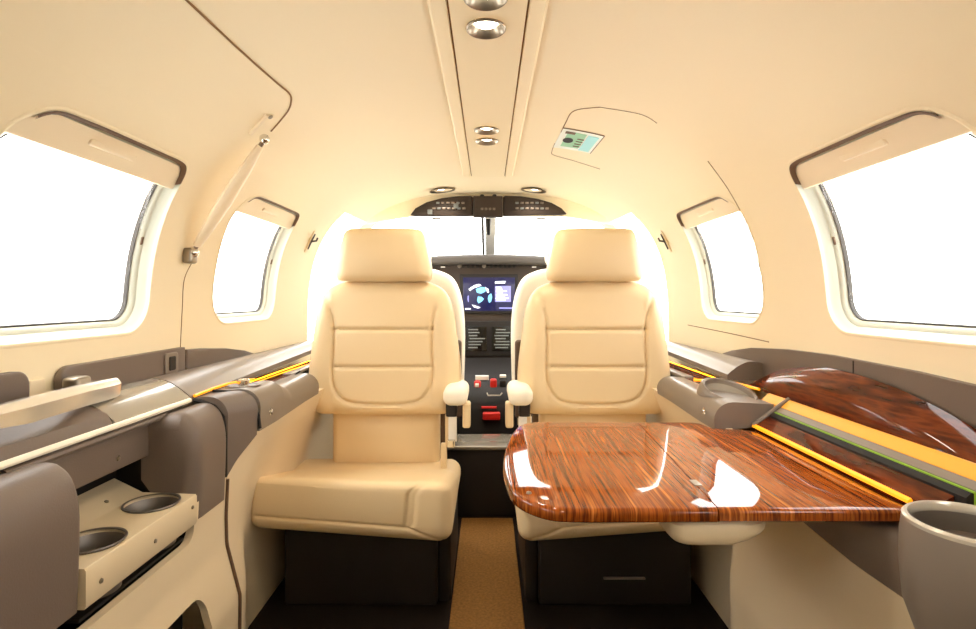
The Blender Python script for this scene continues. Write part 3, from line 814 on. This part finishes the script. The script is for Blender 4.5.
build('recess_lip', tube([(-.529, y, .656) for y in (.60, .75, .90)], .005, 8), M['taupe'], dc)
build('screw', G().add(lathe([(.0005, .002), (.003, .0015), (.0035, 0)], 10), T(-.538, .80, .615, 0, PI/2)), M['nickel'], bp)
build('recess_liner', G().add(box(-.60, -.596, .58, .90, .40, .655)).add(box(-.60, -.48, .58, .90, .396, .40)).add(box(-.60, -.47, .882, .888, .40, .60)), M['black'], dc)  # black boxes added so the recess reads as a dark void, shade by colour
cd_ = thing('pull_out_tray', 'beige pull-out tray with two cup holders in the door console', 'tray', (-.52, .75, .49))
tp = [(-.463, .491), (-.461, .495), (-.461, .535), (-.463, .538), (-.547, .541), (-.592, .563), (-.592, .555), (-.55, .525), (-.55, .491)]
tray = build('drawer_tray', loft([[(x, y, z) for x, z in tp] for y in (.6305, .632, .869, .871)]), M['tray'], cd_, sharp=30)
CUPS = ((-.503, .698), (-.505, .826))
cutters = [loft([[(cx_+.036*math.cos(2*PI*k/40), cy_+.036*math.sin(2*PI*k/40), z) for k in range(40)] for z in (.40, .62)]) for cx_, cy_ in CUPS]
cut(tray, cutters)
for cx_, cy_ in CUPS:
    build('cup_holder', G().add(lathe([(.0355, .5415), (.0385, .5425), (.039, .541), (.0352, .536), (.034, .50), (.032, .478), (.0005, .476)], 40), T(cx_, cy_, 0)), M['cup'], cd_)
for y, z in ((.655, .512), (.762, .512), (.858, .522)):
    build('screw', G().add(lathe([(.0005, .002), (.0028, .0015), (.0032, 0)], 10), T(-.461, y, z, 0, PI/2)), M['nickel'], cd_)
build('screw', G().add(lathe([(.0005, .002), (.0028, .0015), (.0032, 0)], 10), T(-.562, .81, .5485, 0, .45)), M['nickel'], cd_)
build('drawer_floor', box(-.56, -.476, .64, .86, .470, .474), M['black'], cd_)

# --- forward ledges
def ledge(s, y0, y1, parent, name, m, ztop=.672, n=40, xback=.527, hollow=None):
    """leather ledge: top, soft front edge, face down to the border line"""
    rings = []
    for i in range(n+1):
        y = y0+(y1-y0)*i/n; xf = ledge_x(y); zb = ledge_z(y)
        zt = ztop(y) if callable(ztop) else ztop; xb = xback(y) if callable(xback) else xback
        h = zt-zb; r = min(.035, h*.7)
        c = [(s*xb, y, zt-.004), (s*(xf+r+.01), y, zt)]
        for j in range(7):
            a = PI/2*j/6; c.append((s*(xf+r-r*math.sin(a)), y, zt-r+r*math.cos(a)))
        c += [(s*(xf+.002), y, zb), (s*(xf+.02), y, zb), (s*xb, y, zb+.01)]
        rings.append(c)
    return build(name, loft(rings), m, parent, sharp=45)
fl = thing('side_ledge', 'taupe leather side ledge with a recessed chrome knob and glowing amber line', 'ledge', (-.5, 1.3, .5))
ledge(-1, .981, 1.044, fl, 'ledge_end', M['taupe'], n=8)
ledge(-1, 1.050, 1.16, fl, 'knob_pod', M['taupe_s'], .674, n=10, xback=lambda y: .526-.5*max(0, y-1.10))
ledge(-1, 1.16, 1.40, fl, 'ledge_front', M['taupe_s'], lambda y: .674-.018*min(1, (y-1.16)/.05), xback=.50)
build('ledge_groove', tube([(-.524, 1.047, .6715), (-.50, 1.047, .670), (-.47, 1.047, .664), (-.448, 1.047, .648), (-.437, 1.047, .625), (-.434, 1.047, .60)], .003, 8), M['black'], fl)
build('ledge_groove', tube([(-.524, .979, .667), (-.51, .979, .664), (-.487, .979, .655), (-.472, .979, .636), (-.468, .979, .60), (-.468, .979, .53)], .004, 8), M['black'], fl)
kx, ky = -.487, 1.095
kd = build('knob_dish', G().add(lathe([(.0005, .004), (.017, .004), (.022, .006), (.027, .0075), (.029, .006)], 36), T(kx, ky, .668, 0, 0, .2, 1.1, 1.0, 1)), M['taupe'], fl)
build('knob', G().add(lathe([(.009, 0), (.009, .004), (.012, .006), (.012, .012), (.009, .015), (.0005, .0155)], 24), T(kx, ky, .672)), M['chrome'], kd)
# small bright five-armed catch on the ledge face
def star(x, y, z, s, r=.007):
    g = G()
    for k in range(5):
        a = 2*PI*k/5+.3; g.add(tube([(x, y, z), (x-s*.001, y+r*math.cos(a), z+r*math.sin(a))], .0013, 6))
    g.add(lathe([(.0005, .003), (.002, .002), (.003, 0)], 10), T(x, y, z, 0, -s*PI/2))
    return g
build('bright_catch', star(-.4288, 1.085, .624, -1), M['chrome'], fl)
build('amber_strip', tube([(-.5255, .985, .673), (-.5255, 1.05, .675), (-.522, 1.10, .676), (-.506, 1.15, .676), (-.497, 1.17, .675)], .0028, 8), M['amber'], fl)
build('channel_floor', rbox(-.556, -.50, 1.17, 1.80, .638, .650, .002), M['woodm'], fl)
build('channel_wall', rbox(-.562, -.553, 1.10, 1.80, .640, .655, .002), M['woodm'], fl)
build('channel_light', box(-.5525, -.551, 1.12, 1.78, .652, .6545), M['led'], fl)
build('ledge_back', rbox(-.525, -.500, 1.40, 1.84, .60, .655, .004), M['taupe_s'], fl)
build('cable', tube(cr([at(300, 371, 1.40), at(294, 377, 1.38), at(299, 383, 1.35), at(309, 382, 1.36)], 30), .002, 6), M['black'], fl)

fr = thing('side_ledge', 'taupe side ledge with an oval cup holder ahead of the wooden table', 'ledge', (.5, 1.3, .5))
lf = ledge(1, 1.055, 1.40, fr, 'ledge_front', M['taupe_s'], .648, xback=lambda y: .548-.048*max(0, min(1, (y-1.2)/.05)))
build('ledge_back', rbox(.500, .525, 1.40, 1.84, .60, .648, .004), M['taupe_s'], fr)
cxr, cyr = .499, 1.141
PT = T(cxr, cyr, .652, .27, 0, .2)
def ell(rx, ry, z, k=48): return [(rx*math.cos(2*PI*i/k), ry*math.sin(2*PI*i/k), z) for i in range(k)]
build('cup_pod', G().add(grid([ell(*e) for e in ((.052, .082, -.045), (.0515, .078, -.025), (.051, .073, -.006), (.050, .067, .004), (.047, .061, .007), (.043, .057, .005), (.040, .054, -.004), (.037, .050, -.03), (.034, .046, -.045))], True), PT), M['taupe_s'], fr)
build('cup_lining', G().add(grid([ell(*e) for e in ((.0394, .0532, -.003), (.0364, .0492, -.029), (.0335, .0452, -.0445), (.001, .001, -.0445))], True), PT), M['rim'], fr)
build('bright_catch', star(.4288, 1.09, .624, 1), M['chrome'], fr)
build('channel_floor', rbox(.50, .556, 1.19, 1.80, .630, .642, .002), M['woodm'], fr)
build('channel_wall', rbox(.5535, .562, 1.24, 1.80, .636, .655, .002), M['woodm'], fr)
build('channel_light', box(.5515, .553, 1.24, 1.78, .652, .6545), M['led'], fr)
build('amber_strip', tube([(.475, 1.27, .658), (.505, 1.255, .660), (.540, 1.20, .662), (.552, 1.12, .662)], .003, 8), M['amber'], fr)

# --- table compartment
tc = thing('table_cabinet', 'side cabinet of the table with glossy wood lid and lit amber slot', 'cabinet', (.55, .85, .60))
def bar(pts, y0, y1, name, m, par=tc, n=2, taper=0):
    return build(name, loft([[(x, y0+(y1-y0)*i/n, z) for x, z in pts] for i in range(n+1)]), m, par, sharp=30)
bar([(.510, .608), (.534, .622), (.534, .60), (.510, .595)], .630, 1.048, 'wood_face', M['woodd'])
bar([(.5345, .60), (.5345, .625), (.541, .631), (.5435, .630), (.5435, .60)], .615, 1.048, 'rubber_gasket', M['black'])
bar([(.5437, .60), (.5437, .6315), (.5447, .6325), (.5457, .632), (.5457, .60)], .615, 1.048, 'green_strip', M['green'])
bar([(.546, .60), (.546, .633), (.556, .640), (.556, .60)], .615, 1.048, 'slot_ledge', M['taupe_s'])
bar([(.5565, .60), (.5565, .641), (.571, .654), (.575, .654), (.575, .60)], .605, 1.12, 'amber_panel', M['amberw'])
bar([(.503, .6025), (.5035, .606), (.508, .6085), (.5095, .606), (.5095, .6025)], .660, 1.048, 'amber_strip', M['amber'])
build('end_trim', tube([(.505, 1.047, .606), (.53, 1.047, .624), (.556, 1.047, .644), (.574, 1.047, .656)], .004, 8), M['taupe_s'], tc)
def ztop(y):
    K = cr([(.44, .60), (.55, .64), (.687, .684), (.813, .712), (.945, .7225), (1.045, .717), (1.163, .694), (1.215, .672), (1.235, .655)], 80)
    for (a, b), (c, d) in zip(K, K[1:]):
        if y <= c: return b+(d-b)*(y-a)/(c-a)
    return K[-1][1]
rows = []; back = []
NY = 60
for i in range(NY+1):
    y = .45+(1.234-.45)*i/NY; zt = ztop(y); zb = min(.652, zt-.002)-.0
    col = []; bk_ = []
    for j in range(15):
        t = j/14; z = zb+(zt-zb)*t
        x = .574+.034*t-.010*math.sin(PI*t)*min(1, (zt-zb)/.05)+ (0.004*(t**6))
        x = min(x, xw(z)-.016)
        col.append((x, y, z)); bk_.append((x+.010*(1-t**4)+.001, y, z-.001))
    rows.append(col+bk_[::-1])
build('wood_lid', loft(rows), M['woodd'], tc, sharp=60)
# --- table
tb = thing('folding_table', 'glossy striped rosewood table folded out in front of the seat', 'table', (.27, .87, .56))
lo = cr([(.285, 1.104), (.16, 1.104), (.090, 1.102), (.062, 1.075), (.046, 1.02), (.031, .93), (.022, .82), (.027, .73), (.041, .685), (.068, .656), (.10, .648), (.18, .648), (.268, .648)], 60)
fx = lambda y: .272+.028*(y-.648)/.472
leafA = lo+[(fx(y)-.0006, y) for y in (.70, .85, 1.0)][0:3]
leafA = [p for p in lo if p[0] < .262]+[(fx(.648)-.0008, .648), (fx(1.104)-.0008, 1.104)]
def leaf(o, name, lo_=None, hi_=None):
    def fn(a, b, h):
        if lo_: a = max(a, lo_(b))
        if hi_: a = min(a, hi_(b))
        return (a, b, .583+h)
    return build(name, mapv(slab(dense(o, .012), .017, .006, 5, 3), fn), M['wood'], tb, sharp=50)
leaf([q_ for q_ in lo if q_[0] < .262]+[(fx(.648)+.02, .648), (fx(1.104)+.02, 1.104)], 'table_leaf', hi_=lambda b: fx(b)-.0008)
leaf([(fx(.648)-.02, .648), (.42, .648), (.42, 1.104), (fx(1.104)-.02, 1.104)], 'table_leaf', lambda b: fx(b)+.0008, lambda b: .3987)
leaf([(.38, .648), (.5005, .648), (.5005, 1.03), (.47, 1.045), (.425, 1.052), (.418, 1.095), (.405, 1.104), (.38, 1.104)], 'table_leaf', lambda b: .3993)
p = (.279, .739)
build('hinge', rbox(.274, .284, .728, .750, .5995, .6010, .0005), M['nickel'], tb)
build('edge_button', G().add(lathe([(.0005, .003), (.003, .002), (.0035, 0)], 10), T(.052, .700, .600)), M['nickel'], tb)
arm = cr([(.228, .66), (.27, .655), (.325, .66), (.345, .69), (.325, .725), (.27, .74), (.225, .735), (.22, .69)], 40, True)
build('support_arm', mapv(slab(arm, .032, .014, 5, 4), lambda a, b, h: (a, b, .5825-h*(1 if a < .29 else max(.55, 1-(a-.29)*7)))), M['tray'], tb)
build('support_bracket', rbox(.278, .302, .662, .70, .572, .5825, .004), M['black'], tb)  # black block standing in for the dark shadow under the table edge
# --- console under the table with the big cup holder
rc = thing('side_console', 'taupe leather console with a big round pale-rimmed cup holder at the table end', 'console', (.5, .7, .5))
rings = []
for i in range(31):
    y = .26+(1.055-.26)*i/30; zb = ledge_z(y)-.01; xf = .466-.02*max(0, min(1, (y-.9)/.12))
    rings.append([(xf+.002, y, zb), (xf, y, .56), (xf+.004, y, .572), (xf+.012, y, .577), (.502, y, .577), (.506, y, .592), (.60, y, .592), (.60, y, zb)])
build('console_body', loft(rings), M['taupe'], rc, sharp=50)
R0 = .058
bc = build('cup_holder', G().add(lathe([(.0005, .50), (.050, .50), (.060, .53), (.063, .57), (.0625, .600), (.0605, .616)], 56), T(.496, .560, 0)), M['taupe_s'], rc, sharp=70)
build('cup_rim', G().add(lathe([(.0605, .615), (.0605, .6195), (.0585, .6215), (.0555, .6215), (.0535, .619), (.0535, .612)], 56), T(.496, .560, 0)), M['rim'], bc)
build('cup_lining', G().add(lathe([(.0537, .616), (.052, .58), (.048, .54), (.0005, .535)], 56), T(.496, .560, 0)), M['cup'], bc)

# ------------------------------------------------------------------ door strut
ds = thing('door_strut', 'cream covered door strut slanting up the wall between the two windows', 'strut', (-.55, 1.12, .93))
a = inward(hit(187, 251), .012); b = inward(hit(261, 133), .014)
rr = []
ax = (b-a).normalized(); side = Vector((0, 1, 0)); side = (side-ax*side.dot(ax)).normalized(); nrm = ax.cross(side)
for i in range(25):
    t = i/24; w_ = .008+.014*math.sin(PI*(t*.92+.06))**.8; c = a.lerp(b, .06+.88*t)
    rr.append([c+side*w_*math.cos(2*PI*k/16)+nrm*(.006+.004*math.sin(PI*t))*math.sin(2*PI*k/16) for k in range(16)])
build('strut_cover', loft(rr), M['trimc'], ds)
build('strut_rod', tube([a, b], .0045, 10), M['nickel'], ds)
for p, r_ in ((a, .012), (b, .010)):
    build('ball_joint', G().add(lathe([(r_*max(.01, math.sin(PI*i/12)), r_*math.cos(PI*i/12)) for i in range(13)], 20), Matrix.Translation(p)), M['chrome'], ds)
p = inward(hit(186, 255), .008); build('lower_bracket', G().add(rbox(-.010, .010, -.014, .014, -.016, .016, .006), Matrix.Translation(p)), M['nickel'], ds)
h0 = [inward(hit(x, y), .0015) for x, y in ((250, 133), (267, 114))]
build('slot_plate', tube(h0, .004, 8), M['trimc'], ds)
build('slot_screw', G().add(lathe([(.0005, .003), (.004, .002), (.005, 0)], 12), Matrix.Translation(inward(hit(270, 116), .002)) @ Matrix.Rotation(PI*.8, 4, 'Y')), M['nickel'], ds)
# coat hooks by the cockpit
for px, s in ((320, -1), (656, 1)):
    c = hit(px-s*8 if False else (px+(-6 if s < 0 else 6)), 243); c = Vector((c.x, 1.80, c.z)); c.x = s*xw(c.z)
    hk = thing('coat_hook', 'small metal coat hook by the small window, on the %s side' % ('door strut' if s < 0 else 'table'), 'hook', c, 'coat hooks')
    pl_ = slab(rrect(c.y-.012, c.y+.012, c.z-.035, c.z+.035, .004), .004, .001)
    build('hook_plate', mapv(pl_, lambda a_, b_, h: (s*(xw(b_)-h), a_, b_)), M['trimc'], hk)
    pts = [(s*(xw(c.z+.025)-.005), c.y, c.z+.025), (s*(xw(c.z)-.006), c.y, c.z), (s*(xw(c.z-.025)-.005), c.y, c.z-.025)]
    build('hook_bar', tube(pts, .003, 6), M['gasket'], hk)
    build('hook_arm', tube([pts[1], (pts[1][0]-s*.018, c.y-.004, c.z+.002), (pts[1][0]-s*.022, c.y-.004, c.z+.012)], .003, 6), M['gasket'], hk)

# ------------------------------------------------------------------ placard on the ceiling hatch
def cp(x, y, h): return inward(Vector((x, y, zc(x))), h)
pc = thing('hatch_placard', 'blue and green instruction placard on the ceiling hatch', 'placard', cp(.22, 1.36, .002))
q = [hit(*p) for p in ((563, 128), (604, 136), (590, 153), (553, 147))]
def quad(a, b): # bilinear in the placard
    t = q[0].lerp(q[1], a); u = q[3].lerp(q[2], a); p = t.lerp(u, b); return Vector((p.x, p.y, 0))
def patch(name, pts, m, h, par):
    # pts in placard coordinates
    o = dense(pts, .12); ce_ = (sum(p[0] for p in o)/len(o), sum(p[1] for p in o)/len(o))
    def fn(a, b, k):
        p = quad(a, b); return cp(p.x, p.y, h+k)
    return build(name, mapv(slab(o, .0006, .0002, 1, 6), fn), m, par)
R_ = lambda a0, a1, b0, b1: [(a0, b0), (a1, b0), (a1, b1), (a0, b1)]
pb = patch('placard_sheet', R_(0, 1, 0, 1), M['placw'], .0004, pc)
patch('colour_field', R_(.16, .62, .10, .86), M['aqua'], .0012, pb)
patch('colour_field', R_(.66, .93, .12, .94), M['cyan'], .0012, pb)
patch('handle_picture', [(.26+.13*math.cos(2*PI*k/16), .50+.13*math.sin(2*PI*k/16)) for k in range(16)], M['black'], .0020, pb)
patch('heading_bar', R_(.10, .34, .08, .18), M['pipe'], .0020, pb)
for k in range(4): patch('text_line', R_(.46, .63, .34+k*.13, .38+k*.13), M['pipe'], .0020, pb)
build('placard_edge', tube([cp(*(quad(i/8, -.02).xy), .001) for i in range(9)], .0012, 6), M['pipe'], pc)
build('placard_edge', tube([cp(*(quad(1.01, i/6).xy), .001) for i in range(7)], .0009, 6), M['pipe'], pc)

# ------------------------------------------------------------------ daylight
w = bpy.data.worlds.new('sky'); S.world = w; w.use_nodes = True
bg = w.node_tree.nodes['Background']; bg.inputs[0].default_value = (1, .985, .95, 1); bg.inputs[1].default_value = 7.0
